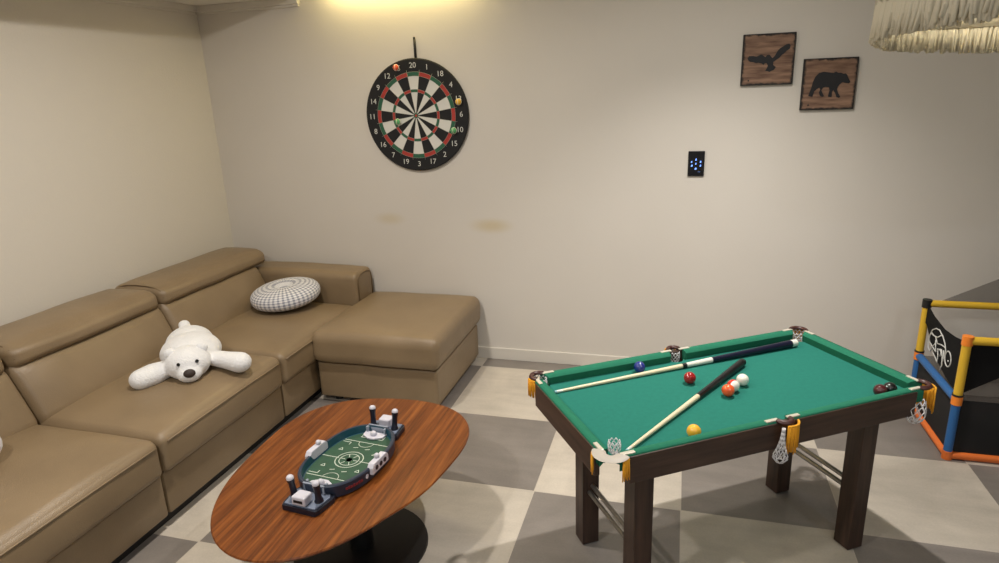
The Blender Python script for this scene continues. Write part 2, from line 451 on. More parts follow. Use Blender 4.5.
# ------------------------------------------------------------------ plush bear
fur = mat('white_plush', srgb(230, 230, 232), .95, sheen=.6, bump=.5, bscale=140, vary=.03, vscale=30)
bear = thing('teddy_bear', 'white plush bear sprawled face down on the sofa with arms spread', 'plush toy', (-1.13, -1.22, .42))
def bp_(x, y, z): return (x + 1.13, y + 1.22, z - .42)
b = B()
def limb(bm, a, c, r0, r1, r2, n=9):
    a = Vector(a); c = Vector(c)
    for i in range(n):
        t = i / (n - 1); r = r0 + (r1 - r0) * min(1, t * 1.6) if t < .62 else r1 + (r2 - r1) * (t - .62) / .38
        ball(bm, a.lerp(c, t), (r, r, r * .88), seg=16)
BA = Matrix.Rotation(R(43), 4, 'Z')
ball(b, bp_(-.992, -1.280, .498), (.098, .095, .078), BA)        # head
ball(b, bp_(-1.085, -1.150, .493), (.138, .130, .088), BA)           # back
ball(b, bp_(-1.150, -1.080, .500), (.112, .105, .088), BA)            # rump
ball(b, bp_(-1.212, -1.030, .575), (.028, .028, .024))                                         # tail
ball(b, bp_(-.942, -1.334, .472), (.054, .048, .040), BA)           # muzzle
limb(b, bp_(-1.075, -1.290, .475), bp_(-1.115, -1.430, .472), .040, .056, .052)
limb(b, bp_(-.98, -1.17, .480), bp_(-.790, -1.185, .474), .040, .046, .054, 12)
body = obj('body', b, fur, bear, smooth=True)
md = body.modifiers.new('r', 'REMESH'); md.mode = 'VOXEL'; md.voxel_size = .006; md.use_smooth_shade = True
md = body.modifiers.new('s', 'SMOOTH'); md.factor = .6; md.iterations = 8
baked(body)
dk = mat('dark_plush_nose', srgb(52, 40, 36), .6); eye = mat('black_bead', srgb(10, 10, 10), .15)
HC = Vector((-.992, -1.280, .498)); fw = Vector((.68, -.73, 0)); lt = Vector((.73, .68, 0))
b = B(); ball(b, (0, 0, 0), (.025, .014, .019)); no = obj('nose', b, dk, bear, smooth=True); q = Vector((-.942, -1.334, .488)) + fw * .042; no.location = bp_(*q); no.rotation_euler = (R(-20), 0, R(43))
for sgn in (-1, 1):
    b = B(); ball(b, (0, 0, 0), .008, seg=12); e = obj('eye', b, eye, bear, smooth=True); q = HC + lt * (.038 * sgn) + fw * .082 + Vector((0, 0, .028)); e.location = bp_(*q)
    b = B(); ball(b, (0, 0, 0), (.028, .016, .024), seg=16); e = obj('ear', b, fur, bear, smooth=True); q = HC + lt * (.066 * sgn) - fw * .004 + Vector((0, 0, .056)); e.location = bp_(*q); e.rotation_euler = (0, 0, R(43))

# ------------------------------------------------------------------ coffee table
def walnut():
    m = bpy.data.materials.new('walnut_veneer'); m.use_nodes = True; nt = m.node_tree; b = nt.nodes['Principled BSDF']; N = nt.nodes.new; L = nt.links.new
    tc = N('ShaderNodeTexCoord'); mp = N('ShaderNodeMapping'); L(tc.outputs['Object'], mp.inputs[0]); mp.inputs['Scale'].default_value = (42, 1.8, 4); mp.inputs['Rotation'].default_value = (0, 0, R(13))
    n = N('ShaderNodeTexNoise'); n.inputs['Scale'].default_value = 1.6; n.inputs['Detail'].default_value = 9; n.inputs['Roughness'].default_value = .62; n.inputs['Distortion'].default_value = .25; L(mp.outputs[0], n.inputs[0])
    r = N('ShaderNodeValToRGB'); L(n.outputs[0], r.inputs[0]); e = r.color_ramp.elements
    e[0].position = .28; e[0].color = srgb(70, 34, 11); e[1].position = .75; e[1].color = srgb(146, 86, 38)
    k = e.new(.5); k.color = srgb(110, 59, 23)
    L(r.outputs[0], b.inputs['Base Color']); b.inputs['Roughness'].default_value = .36; b.inputs['Specular IOR Level'].default_value = .3
    bp = N('ShaderNodeBump'); bp.inputs['Strength'].default_value = .05; bp.inputs['Distance'].default_value = .002; L(n.outputs[0], bp.inputs['Height']); L(bp.outputs[0], b.inputs['Normal'])
    return m
CT = Vector((.035, -1.70))
HT = .37
outl = [[-.223, -2.122], [-.294, -1.979], [-.348, -1.748], [-.355, -1.531], [-.302, -1.322], [-.152, -1.225], [.018, -1.192], [.204, -1.206], [.326, -1.267], [.387, -1.377], [.403, -1.496], [.387, -1.695], [.339, -1.866], [.257, -2.024], [.163, -2.163], [-.002, -2.223], [-.068, -2.209], [-.159, -2.179]]
# smooth radial profile: average samples around the centre by low-order Fourier fit
import cmath
samp = sorted((math.atan2(p[1] - CT.y, p[0] - CT.x), math.hypot(p[0] - CT.x, p[1] - CT.y)) for p in outl)
def rad_lin(a):
    s = [(samp[-1][0] - 2 * PI, samp[-1][1])] + samp + [(samp[0][0] + 2 * PI, samp[0][1])]
    for (a0, r0), (a1, r1) in zip(s, s[1:]):
        if a0 <= a <= a1: return r0 + (r1 - r0) * (a - a0) / (a1 - a0)
NF = 256; vals = [rad_lin(-PI + 2 * PI * k / NF) for k in range(NF)]
co = {h: sum(vals[k] * cmath.exp(-1j * h * (-PI + 2 * PI * k / NF)) for k in range(NF)) / NF for h in range(-5, 6)}
def radf(a): return sum(co[h] * cmath.exp(1j * h * a) for h in co).real
ct = thing('coffee_table', 'walnut coffee table with rounded egg shaped top and black pedestal', 'table', (CT.x, CT.y, 0))
b = B()
prof = [(-.045, HT - .024), (-.012, HT - .017), (-.002, HT - .008), (0, HT - .004), (-.003, HT)]
rings = []; n = 120
for dr, z in prof: rings.append([b.verts.new(((radf(-PI + 2 * PI * k / n) + dr) * math.cos(-PI + 2 * PI * k / n), (radf(-PI + 2 * PI * k / n) + dr) * math.sin(-PI + 2 * PI * k / n), z)) for k in range(n)])
for A, C in zip(rings, rings[1:]):
    for k in range(n): b.faces.new((A[k], A[(k + 1) % n], C[(k + 1) % n], C[k]))
b.faces.new(rings[0][::-1]); b.faces.new(rings[-1])
obj('tabletop', b, walnut(), ct, smooth=25)
mblk = mat('black_powder_coat', srgb(14, 14, 14), .42)
b = B(); lathe(b, [(0, 0), (.247, 0), (.250, .004), (.247, .010), (.05, .014), (0, .015)], 64, (.005, .02, 0)); obj('base_plate', b, mblk, ct, smooth=30)
b = B(); lathe(b, [(0, .012), (.045, .012), (.045, .335), (.10, .345), (0, .345)], 40, (.005, .02, 0)); obj('pedestal', b, mblk, ct, smooth=30)

# ------------------------------------------------------------------ tabletop football game on the coffee table
ga = thing('tabletop_football_game', 'small navy and white tabletop football game on the walnut coffee table', 'toy', (.047, -1.712, HT), R(-5.5))
navy = mat('navy_plastic', srgb(38, 48, 66), .38); navy2 = mat('dark_navy_plastic', srgb(22, 26, 40), .35); teal = mat('teal_plastic', srgb(28, 72, 88), .35)
whp = mat('white_plastic', srgb(198, 196, 206), .35); pitch_m = mat('pitch_green', srgb(38, 74, 54), .6, vary=.15, vscale=40); ln_m = mat('pitch_line', srgb(205, 214, 200), .6)
AX, AY = .128, .205     # half width, half length of the oval
def oval(a, rx, ry, e=.82): return (rx * math.copysign(abs(math.cos(a)) ** e, math.cos(a)), ry * math.copysign(abs(math.sin(a)) ** e, math.sin(a)))
b = B(); N_ = 96
prof = [(0, .006), (.003, .048), (.0, .052), (-.009, .052), (-.011, .024), (-.018, .022)]
rings = []
for d, z in [(-.02, .006)] + prof: rings.append([b.verts.new((*oval(2 * PI * k / N_, AX + d, AY + d), z)) for k in range(N_)])
for i, (A, C) in enumerate(zip(rings, rings[1:])):
    for k in range(N_):
        fc = b.faces.new((A[k], A[(k + 1) % N_], C[(k + 1) % N_], C[k])); fc.material_index = 1 if i >= 4 else 0
b.faces.new(rings[0][::-1])
obj('wall_ring', b, [navy, teal], ga, smooth=35)
b = B(); prism(b, [oval(2 * PI * k / N_, AX - .008, AY - .008) for k in range(N_)], .016, .023); fld = obj('pitch', b, pitch_m, ga)
b = B()
zl = .0238
def line(pts, w=.0014):
    for p, q in zip(pts, pts[1:]):
        p = Vector(p); q = Vector(q); d = (q - p).normalized() * w * .4; nn = Vector((-d.y, d.x)).normalized() * w
        vs = [b.verts.new((*(p - d + nn), zl)), b.verts.new((*(q + d + nn), zl)), b.verts.new((*(q + d - nn), zl)), b.verts.new((*(p - d - nn), zl))]; b.faces.new(vs)
def circ(cx, cy, r, a0=0, a1=360, n=36): return [(cx + r * math.cos(R(a0 + (a1 - a0) * k / n)), cy + r * math.sin(R(a0 + (a1 - a0) * k / n))) for k in range(n + 1)]
line([(-.114, 0), (-.044, 0)]); line([(.044, 0), (.114, 0)])
line(circ(0, 0, .050), .0016); line(circ(0, 0, .036), .0014); line(circ(0, 0, .0055), .0058)
for k in range(6): line([(.017 * math.cos(k * PI / 3), .017 * math.sin(k * PI / 3)), (.036 * math.cos(k * PI / 3), .036 * math.sin(k * PI / 3))], .0012)
for s in (-1, 1):
    line([(-.095, s * .105), (-.06, s * .105), (-.06, s * .09)]); line([(-.095, s * .118), (.095, s * .118)]); line(circ(0, s * .118, .030, 180 if s > 0 else 0, 360 if s > 0 else 180))
    line([(-.045, s * .175), (-.045, s * .150), (.045, s * .150), (.045, s * .175)])
    for q in (-1, 1):
        cx, cy = q * .07, s * .055
        line([(cx - .008, cy - .006), (cx, cy + .008), (cx + .008, cy - .006), (cx - .008, cy - .006)], .0012)
        line([(cx * .35 - .006, cy * 1.35), (cx * .35 + .010, cy * 1.35 + .006)], .0016)
obj('pitch_lines', b, ln_m, fld)
for s in (-1, 1):
    RM = Matrix.Rotation(0 if s < 0 else PI, 4, 'Z')
    # end deck (trapezoid), goal, two levers
    b = B(); prism(b, [(-.064, -.288), (.064, -.288), (.070, -.272), (.078, -.205), (.068, -.178), (-.068, -.178), (-.078, -.205), (-.070, -.272)], 0, .020, RM)
    dkk = obj('end_deck', b, navy2, ga); md = dkk.modifiers.new('b', 'BEVEL'); md.width = .003; md.segments = 2; baked(dkk)
    b = B(); prism(b, [(-.058, -.281), (.058, -.281), (.068, -.212), (.058, -.196), (-.058, -.196), (-.068, -.212)], .019, .024, RM); obj('deck_cover', b, mat('grey_blue_plastic', srgb(112, 122, 142), .4), ga)
    b = B()
    prism(b, [(-.027, -.284), (.027, -.284), (.024, -.240), (-.024, -.240)], .024, .056, RM)
    g = obj('score_housing', b, whp, ga); md = g.modifiers.new('b', 'BEVEL'); md.width = .006; md.segments = 3; baked(g)
    b = B(); box(b, (-.017, -.2855, .036), (.017, -.2835, .045), RM); obj('score_window', b, mdark, g)
    # goal mouth frame with posts
    b = B()
    for q in (-1, 1): box(b, (q * .038 - .004, -.205, .022), (q * .038 + .004, -.180, .052), RM, bev=.001)
    box(b, (-.042, -.205, .048), (.042, -.198, .053), RM, bev=.001); box(b, (-.040, -.196, .022), (.040, -.193, .046), RM)
    obj('goal', b, mat('frosted_grey_plastic', srgb(140, 148, 162), .3), ga)
    # keeper figure piece inside the goal
    b = B(); ball(b, RM @ Vector((0, -.165, .036)), (.013, .011, .013)); prism(b, [(-.046, -.186), (.046, -.186), (.042, -.158), (.012, -.140), (-.012, -.140), (-.042, -.158)], .026, .031, RM); obj('flipper', b, whp, ga, smooth=40)
    for q in (-1, 1):
        b = B(); tx = q * .047; ty = -.240
        p0 = Vector((tx, ty, .022)); p1 = Vector((tx * 1.06, ty - .008, .090))
        lathe(b, [(0, 0), (.0145, 0), (.0145, .008), (.0110, .014), (.0100, .035), (.0105, .056), (.0125, .064), (.0125, .072), (0, .073)], 20, M=RM @ Matrix.Translation(p0) @ (Vector((0, 0, 1)).rotation_difference(p1 - p0).to_matrix().to_4x4()))
        lv = obj('lever', b, navy2, ga, smooth=40)
        b = B(); lathe(b, [(0, .0715), (.0125, .072), (.0122, .078), (.008, .083), (0, .085)], 20, M=RM @ Matrix.Translation(p0) @ (Vector((0, 0, 1)).rotation_difference(p1 - p0).to_matrix().to_4x4())); obj('lever_cap', b, whp, lv, smooth=40)
    # side scoreboards on the long walls
    X0 = s * (AX - .002)
    b = B(); vs = []
    for (a, z0, z1) in ((-.052, .030, .058), (-.040, .030, .066), (.040, .030, .066), (.052, .030, .058)): pass
    prism(b, [(-.052, .026), (.052, .026), (.052, .050), (.040, .064), (-.040, .064), (-.052, .050)], -.010, .014, Matrix.Translation((X0, -.012, 0)) @ Matrix(((0, 0, 1, 0), (1, 0, 0, 0), (0, 1, 0, 0), (0, 0, 0, 1))) @ Matrix.Diagonal((1, 1, s, 1)))
    sb = obj('side_scoreboard', b, whp, ga); md = sb.modifiers.new('b', 'BEVEL'); md.width = .003; md.segments = 2; baked(sb)
    b = B(); ball(b, (X0, -.012 + (.012 if s < 0 else .0), .071), .0095); lathe(b, [(.006, .055), (.006, .070)], 12, (X0, -.012 + (.012 if s < 0 else 0), 0)); obj('score_knob', b, whp, sb, smooth=True)
    b = B()
    for q in (-.026, 0, .026): lathe(b, [(0, 0), (.0085, 0), (.0085, .0022), (0, .0022)], 16, M=Matrix.Translation((X0 + s * .0135, -.012 + q, .044)) @ Matrix.Rotation(s * PI / 2, 4, 'Y'))
    obj('score_dial', b, navy2, sb, smooth=30)
# red lettering and round badge on the long side
b = B()
for k in range(7):
    a = R(-46 + k * 3.4); p = oval(a, AX + .0022, AY + .0022)
    box(b, (-.0012, -.0038, -.004), (.0012, .0038, .004 + .002 * (k % 2)), Matrix.Translation((p[0], p[1], .028)) @ Matrix.Rotation(a * .72, 4, 'Z'))
obj('side_lettering', b, mat('dull_red_print', srgb(128, 42, 48), .6), ga)
b = B(); a = R(-18); p = oval(a, AX + .0022, AY + .0022); lathe(b, [(0, 0), (.008, 0), (.008, .0015), (0, .0015)], 20, M=Matrix.Translation((p[0], p[1], .030)) @ Matrix.Rotation(PI / 2, 4, 'Y')); obj('badge', b, whp, ga, smooth=30)

# ------------------------------------------------------------------ pool table
TH = math.atan2(.555, .832)
TC = Vector((1.324, -1.358))
def dwood(name, c0, c1, rot=(0, 0, 0), scl=(1.5, 22, 22)):
    m = bpy.data.materials.new(name); m.use_nodes = True; nt = m.node_tree; b = nt.nodes['Principled BSDF']; N = nt.nodes.new; L = nt.links.new
    tc = N('ShaderNodeTexCoord'); mp = N('ShaderNodeMapping'); L(tc.outputs['Object'], mp.inputs[0]); mp.inputs['Scale'].default_value = scl
    n = N('ShaderNodeTexNoise'); n.inputs['Scale'].default_value = 2.5; n.inputs['Detail'].default_value = 8; n.inputs['Roughness'].default_value = .6; L(mp.outputs[0], n.inputs[0])
    r = N('ShaderNodeValToRGB'); L(n.outputs[0], r.inputs[0]); r.color_ramp.elements[0].position = .3; r.color_ramp.elements[1].position = .7
    r.color_ramp.elements[0].color = c0; r.color_ramp.elements[1].color = c1; L(r.outputs[0], b.inputs['Base Color']); b.inputs['Roughness'].default_value = .42; b.inputs['Specular IOR Level'].default_value = .4
    return m
WD0, WD1 = srgb(46, 33, 27), srgb(76, 56, 46)
mw_long = dwood('dark_laminate_long', WD0, WD1); mw_short = dwood('dark_laminate_short', WD0, WD1, scl=(22, 1.5, 22)); mw_leg = dwood('dark_laminate_leg', WD0, WD1, scl=(22, 22, 1.5))
felt = mat('green_felt', srgb(40, 112, 99), .95, sheen=0.0, spec=.1, vary=.05, vscale=70, bump=.08, bscale=400)
felt_r = mat('green_rail_felt', srgb(40, 110, 86), .9, sheen=0.0, spec=.12, vary=.04, vscale=70)
leath = mat('brown_pocket_leather', srgb(66, 34, 30), .38); gold = mat('gold_yarn', srgb(226, 158, 30), .8, vary=.12, vscale=60); netm = mat('white_net_cord', srgb(214, 212, 214), .7)
brass = mat('pale_bracket', srgb(216, 210, 194), .3, metal=.35); steel = mat('brushed_steel_tube', srgb(150, 146, 142), .3, metal=.85)
pt = thing('pool_table', 'small green felt pool table with dark brown legs and gold fringed pockets', 'pool table', (TC.x, TC.y, 0), TH)
U0 = -.022; V0 = -.008
ZB, ZR = .627, .662
HU, HV = .590, .297
def TT(u, v, z=0): return (u + U0, v + V0, z)
# bed with notches for the pockets
poly = []
def notch(cu, cv, a0, a1, r, n=8): 
    for k in range(n + 1):
        a = R(a0 + (a1 - a0) * k / n); poly.append((cu + r * math.cos(a), cv + r * math.sin(a)))
iu, iv = .565, .272; rc_ = .040; rs_ = .028
notch(-iu, -iv, 90, 0, rc_); notch(0, -iv - .008, 165, 15, rs_); notch(iu, -iv, 180, 90, rc_); notch(iu, iv, 270, 180, rc_); notch(0, iv + .008, 345, 195, rs_); notch(-iu, iv, 0, -90, rc_)
b = B(); prism(b, [(p[0] + U0, p[1] + V0) for p in poly], ZB - .018, ZB); bed = obj('playing_bed', b, [felt], pt)
# cushions
def cushion(p0, p1, out, m0, m1):
    """p0->p1 along the outer edge; out = unit vector towards outside; m0, m1 = mitre lengths"""
    p0 = Vector(p0); p1 = Vector(p1); d = (p1 - p0).normalized(); o = Vector(out); bm = B()
    sec = [(0, ZB - .01), (0, ZR - .004), (-.003, ZR), (-.018, ZR + .001), (-.030, ZR - .003), (-.036, ZR - .009), (-.032, ZB - .001)]
    A = []
    for p, s, m in ((p0, 1, m0), (p1, -1, m1)):
        A.append([bm.verts.new((*(p + o * w + d * s * (-w / .05) * m + Vector((U0, V0))), z)) for w, z in sec])
    n = len(sec)
    for k in range(n): bm.faces.new((A[0][k], A[0][(k + 1) % n], A[1][(k + 1) % n], A[1][k]))
    bm.faces.new(A[0][::-1]); bm.faces.new(A[1])
    return obj('cushion_rail', bm, felt_r, pt, smooth=50)
for sv in (-1, 1):
    cushion((-.550, sv * HV), (-.028, sv * HV), (0, sv), .028, .006); cushion((.028, sv * HV), (.550, sv * HV), (0, sv), .006, .028)
for su in (-1, 1): cushion((su * HU, -.257), (su * HU, .257), (su, 0), .028, .028)
# aprons
for sv in (-1, 1):
    b = B(); box(b, TT(-.520, min(sv * .284, sv * (HV + .004)), .572), TT(.520, max(sv * .284, sv * (HV + .004)), ZR - .005), bev=.002); obj('apron', b, mw_long, pt)
for su in (-1, 1):
    b = B(); box(b, TT(min(su * .577, su * (HU + .004)), -.232, .572), TT(max(su * .577, su * (HU + .004)), .232, ZR - .005), bev=.002); obj('apron', b, mw_short, pt)
for su in (-1, 1):
    for sv in (-1, 1):
        cu, cv = su * .436, sv * .182
        b = B(); box(b, (cu - .0325, cv - .0325, .004), (cu + .0325, cv + .0325, ZB - .018), bev=.002); lg = obj('leg', b, mw_leg, pt)
        b = B(); box(b, (cu - .026, cv - .026, 0), (cu + .026, cv + .026, .0045)); obj('foot_pad', b, mdark, lg)
    for k, dz in enumerate((0, .024)):
        b = B(); tube(b, [(su * .436 + (k - .5) * .012, -.150, .225 + dz), (su * .436 + (k - .5) * .012, .150, .225 + dz)], .0085, 12); obj('stretcher_tube', b, steel, pt, smooth=40)
# pockets
def arcpts(cu, cv, a0, a1, r, n, z): return [(cu + r * math.cos(R(a0 + (a1 - a0) * k / n)) + U0, cv + r * math.sin(R(a0 + (a1 - a0) * k / n)) + V0, z) for k in range(n + 1)]
def pocket(cu, cv, amid, half, r, mode):
    rim_m = leath
    b = B()
    a0, a1 = amid - half, amid + half
    n = 16; sec = []
    for k in range(n + 1):
        a = R(a0 + (a1 - a0) * k / n); ca, sa = math.cos(a), math.sin(a)
        w = .0085 if mode != 'grey' else .020
        ring = []
        for q in range(8):
            t = 2 * PI * q / 8; rr = r + w * math.cos(t); z = ZR + .001 + (.0075 if mode != 'grey' else .0045) * math.sin(t)
            ring.append(b.verts.new((cu + rr * ca + U0, cv + rr * sa + V0, z)))
        sec.append(ring)
    for A, C in zip(sec, sec[1:]):
        for q in range(8): b.faces.new((A[q], A[(q + 1) % 8], C[(q + 1) % 8], C[q]))
    b.faces.new(sec[0][::-1]); b.faces.new(sec[-1])
    pk = obj('pocket_rim', b, mat('worn_pale_pocket', srgb(178, 170, 160), .5) if mode == 'grey' else rim_m, pt, smooth=50, label='pale worn pocket rim' if mode == 'grey' else None)
    # brackets onto the rails
    for s in (-1, 1):
        b = B()
        a = R(amid + s * half); e = Vector((cu + r * math.cos(a), cv + r * math.sin(a)))
        if abs(amid) % 90 == 0:            # side pocket: brackets along u
            dirv = Vector((1 if e.x > cu else -1, 0)); base = Vector((e.x, cv + (.004 if cv > 0 else -.004) ))
            base = Vector((e.x, math.copysign(HV - .010, cv)))
        else:
            if abs(e.x - cu) * 0 + abs(e.y) < abs(cv):   # end lying toward the short rail
                dirv = Vector((0, -1 if cv > 0 else 1)); base = Vector((math.copysign(HU - .010, cu), e.y))
            else:
                dirv = Vector((-1 if cu > 0 else 1, 0)); base = Vector((e.x, math.copysign(HV - .010, cv)))
        ang = math.atan2(dirv.y, dirv.x)
        Mx = Matrix.Translation((base.x + U0, base.y + V0, ZR)) @ Matrix.Rotation(ang, 4, 'Z')
        box(b, (-.004, -.0065, -.001), (.040, .0065, .0035), Mx, bev=.001)
        obj('pocket_bracket', b, brass, pk)
    return pk
def net(pk, cu, cv, r0, z0, length, lean=(0, 0), r1=.022, col=netm, n=10, rows=6, bag=1.0, pw=1.0):
    """diamond mesh net bag of cord"""
    b = B()
    def pt_(j, k):
        t = j / rows; rr = r0 + (r1 - r0) * t ** pw; rr *= (1 + .25 * bag * math.sin(PI * t)); 
        if j == rows: rr *= .45
        a = 2 * PI * (k + (.5 if j % 2 else 0)) / n
        return Vector((cu + U0 + rr * math.cos(a) + lean[0] * t, cv + V0 + rr * math.sin(a) + lean[1] * t, z0 - length * t))
    for j in range(rows):
        for k in range(n):
            p = pt_(j, k)
            for dk_ in ((0, -1) if j % 2 == 0 else (0, 1)): tube(b, [p, pt_(j + 1, k + dk_)], .0014, 5)
    tube(b, [pt_(rows, k) for k in range(n)], .002, 5, closed=True)
    return obj('net', b, col, pk, smooth=True)
def fringe(pk, cu, cv, a0, a1, r, length, n=22, mid=None):
    b = B()
    for k in range(n):
        a = R(a0 + (a1 - a0) * k / (n - 1)); rr = r + random.uniform(-.001, .002)
        p = Vector((cu + U0 + rr * math.cos(a), cv + V0 + rr * math.sin(a), ZR - .004)); ln = length * random.uniform(.88, 1.05)
        j = Vector((random.uniform(-.003, .003), random.uniform(-.003, .003), 0))
        tube(b, [p, p + Vector((0, 0, -ln * .5)) + j * .5, p + Vector((0, 0, -ln)) + j], [.0022, .0026, .0016], 5)
    arc = [(cu + U0 + r * math.cos(R(a0 + (a1 - a0) * k / 10)), cv + V0 + r * math.sin(R(a0 + (a1 - a0) * k / 10)), ZR - .005) for k in range(11)]
    tube(b, arc, .0035, 6)
    o = obj('fringe', b, gold, pk, smooth=True); return o
CU, CV = .562, .269
p = pocket(CU, -CV, -45, 92, .029, ''); net(p, CU - .022, -CV - .026, .018, ZR - .040, .066, (-.030, -.012), .026, n=8, rows=5); fringe(p, CU, -CV, -58, 45, .046, .090, 26)
p = pocket(CU, CV, 45, 92, .029, ''); net(p, CU, CV, .024, ZR - .006, .06, (0, 0), .018); fringe(p, CU, CV, 20, 80, .040, .080, 14)
p = pocket(-CU, CV, 135, 92, .029, ''); net(p, -CU, CV, .024, ZR - .006, .060, (0, 0), .018); fringe(p, -CU, CV, 168, 225, .038, .066, 14)
p = pocket(-CU, -CV, 225, 88, .034, 'grey'); net(p, -CU + .022, -CV + .022, .016, ZR + .022, .042, (0, 0), .013, n=8, rows=4); fringe(p, -CU, -CV, 138, 166, .052, .060, 10); fringe(p, -CU, -CV, 284, 312, .052, .060, 10)
p = pocket(0, -HV + .002, -90, 95, .021, ''); net(p, -.022, -HV - .024, .004, ZR - .010, .104, (-.010, -.006), .028, n=8, rows=8, bag=.5, pw=2.4); fringe(p, .006, -HV + .006, -115, -20, .040, .090, 24)
p = pocket(0, HV - .002, 90, 95, .021, ''); net(p, 0, HV - .006, .019, ZR - .006, .05, (0, 0), .014); fringe(p, 0, HV - .002, 50, 130, .032, .075, 14)

# balls, cues (world placement from table coordinates)
uu = Vector((math.cos(TH), math.sin(TH))); vv = Vector((-math.sin(TH), math.cos(TH)))
def W(u, v, z): return (TC.x + uu.x * u + vv.x * v, TC.y + uu.y * u + vv.y * v, z)
BR_ = .0212
def pool_ball(label, col, u, v, stripe=False, spot=True, rot=(0, 0, 0)):
    b = B(); seg = 32; nr = 18; cw = 1
    rings = []
    lathe(b, [(BR_ * math.sin(PI * j / nr) if 0 < j < nr else 0, -BR_ * math.cos(PI * j / nr)) for j in range(nr + 1)], seg)
    for fc in b.faces:
        z = fc.calc_center_median().z / BR_; fc.material_index = (1 if abs(z) > .55 else 0) if stripe else 0
    white = mat('ball_white', srgb(228, 226, 216), .12, coat=.6)
    o = obj('pool_ball', b, [mat('ball_' + str(col), srgb(*col), .12, coat=.6), white], None, smooth=True)
    if spot:
        b = B(); lathe(b, [(BR_ * 1.006 * math.sin(a), BR_ * 1.006 * math.cos(a)) for a in (0, .15, .30, .42)], 20, M=Matrix.Rotation(PI / 2, 4, 'X')); s = obj('number_spot', b, white, o, smooth=True)
    o.rotation_euler = rot; o.location = W(u, v, ZB + BR_)
    return tag(o, label, 'ball', 'balls on the pool table')
pool_ball('solid red pool ball lying between the two cues', (150, 22, 24), -.093, .075, rot=(R(20), 0, R(200)))
pool_ball('blue pool ball beside the far rail, nearest the far left corner', (24, 44, 128), -.207, .222, rot=(R(60), 0, R(30)))
pool_ball('plain white cue ball on the green felt', (232, 230, 218), .062, -.008, spot=False)
pool_ball('red striped white pool ball touching the orange ball', (196, 44, 30), .005, -.033, stripe=True, rot=(R(70), R(30), R(20)))
pool_ball('solid orange pool ball in front of the cue ball', (232, 92, 40), -.033, -.056, rot=(R(110), 0, R(20)))
pool_ball('yellow pool ball half hidden behind the near rail', (232, 176, 52), -.292, -.241, rot=(R(65), 0, R(-20)))
pool_ball('dark maroon pool ball against the near rail, left of the black ball', (72, 16, 24), .414, -.244, stripe=False, rot=(R(40), 0, R(0)))
pool_ball('black pool ball against the near rail, right of the maroon ball', (12, 12, 14), .455, -.244, rot=(R(80), 0, R(-10)))

shaft = mat('maple_shaft', srgb(222, 208, 176), .35); whj = mat('cue_white', srgb(226, 224, 214), .3); nv = mat('cue_navy', srgb(18, 20, 44), .3); bk_ = mat('cue_black', srgb(16, 16, 18), .35); tipm = mat('cue_tip_blue', srgb(150, 190, 200), .7)
def cue(label, tip, butt, zt, zb, segs):
    a = Vector(W(*tip, zt)); c = Vector(W(*butt, zb)); d = c - a; Lc = d.length
    t = thing('pool_cue', label, 'cue stick', a, 0, 'cues on the pool table'); t.rotation_euler = Vector((0, 0, 1)).rotation_difference(d).to_euler()
    for nm, s0, s1, ra, rb, m in segs:
        b = B(); lathe(b, [(0, s0 * Lc), (ra, s0 * Lc), (rb, s1 * Lc), (0, s1 * Lc)], 20); obj(nm, b, m, t, smooth=30)
    return t
cue('white cue with navy butt lying along the far rail', (-.560, .182), (.475, .200), ZB + .0055, ZB + .0150,
    [('tip', 0, .008, .0048, .005, tipm), ('ferrule', .008, .03, .005, .0052, whj), ('shaft', .03, .495, .0052, .0085, shaft), ('collar', .495, .512, .0092, .0095, bk_), ('forearm', .512, .62, .0088, .0105, whj), ('butt', .62, .975, .0105, .0150, nv), ('butt_cap', .975, 1, .0150, .0140, whj)])
cue('white cue with black butt lying diagonally across the felt to the pale pocket', (-.520, -.248), (.170, .128), ZB + .010, ZB + .0145,
    [('tip', 0, .008, .0048, .005, tipm), ('ferrule', .008, .03, .005, .0052, whj), ('shaft', .03, .55, .0052, .0088, shaft), ('butt', .55, .985, .0092, .0145, bk_), ('butt_cap', .985, 1, .0145, .0132, mdark)])

# ------------------------------------------------------------------ dart board
DC = Vector((-.362, YB, 1.513)); RX = .319
db = thing('dartboard', 'round black dartboard hanging from a strap on the back wall', 'dartboard', (DC.x, DC.y, DC.z))
b = B(); lathe(b, [(0, .002), (RX - .004, .002), (RX, .006), (RX, .022), (RX - .006, .026), (0, .026)], 72, M=WALLM); obj('board', b, mat('black_felt_board', srgb(20, 20, 22), .8), db, smooth=30)
dred = mat('dart_red', srgb(168, 52, 44), .7); dgreen = mat('dart_green', srgb(38, 92, 66), .7); dwht = mat('dart_white', srgb(214, 212, 204), .7); dblk = mat('dart_black', srgb(20, 20, 22), .8); dwire = mat('dart_wire', srgb(150, 150, 140), .5)
b = B()
RO = RX * .765
rad = [(.045, .0, 5), (.075, .045, 4)]
def sector(r0, r1, a0, a1, mi, z=.0265, n=4):
    I = [b.verts.new(WALLM @ Vector((r0 * math.sin(a0 + (a1 - a0) * k / n), r0 * math.cos(a0 + (a1 - a0) * k / n), z))) for k in range(n + 1)]
    O = [b.verts.new(WALLM @ Vector((r1 * math.sin(a0 + (a1 - a0) * k / n), r1 * math.cos(a0 + (a1 - a0) * k / n), z))) for k in range(n + 1)]
    for k in range(n): b.faces.new((I[k], O[k], O[k + 1], I[k + 1])).material_index = mi
for i in range(20):
    a0 = R(-9 + 18 * i); a1 = a0 + R(18); w = i % 2 == 0
    ca = 2 if w else 3; cb = 1 if w else 0       # 20 is a white field with green rings, 1 black with red
    for r0, r1, mi in ((.060, .54, ca), (.54, .605, cb), (.605, .905, ca), (.905, 1.0, cb)): sector(RO * r0, RO * r1, a0, a1, mi)
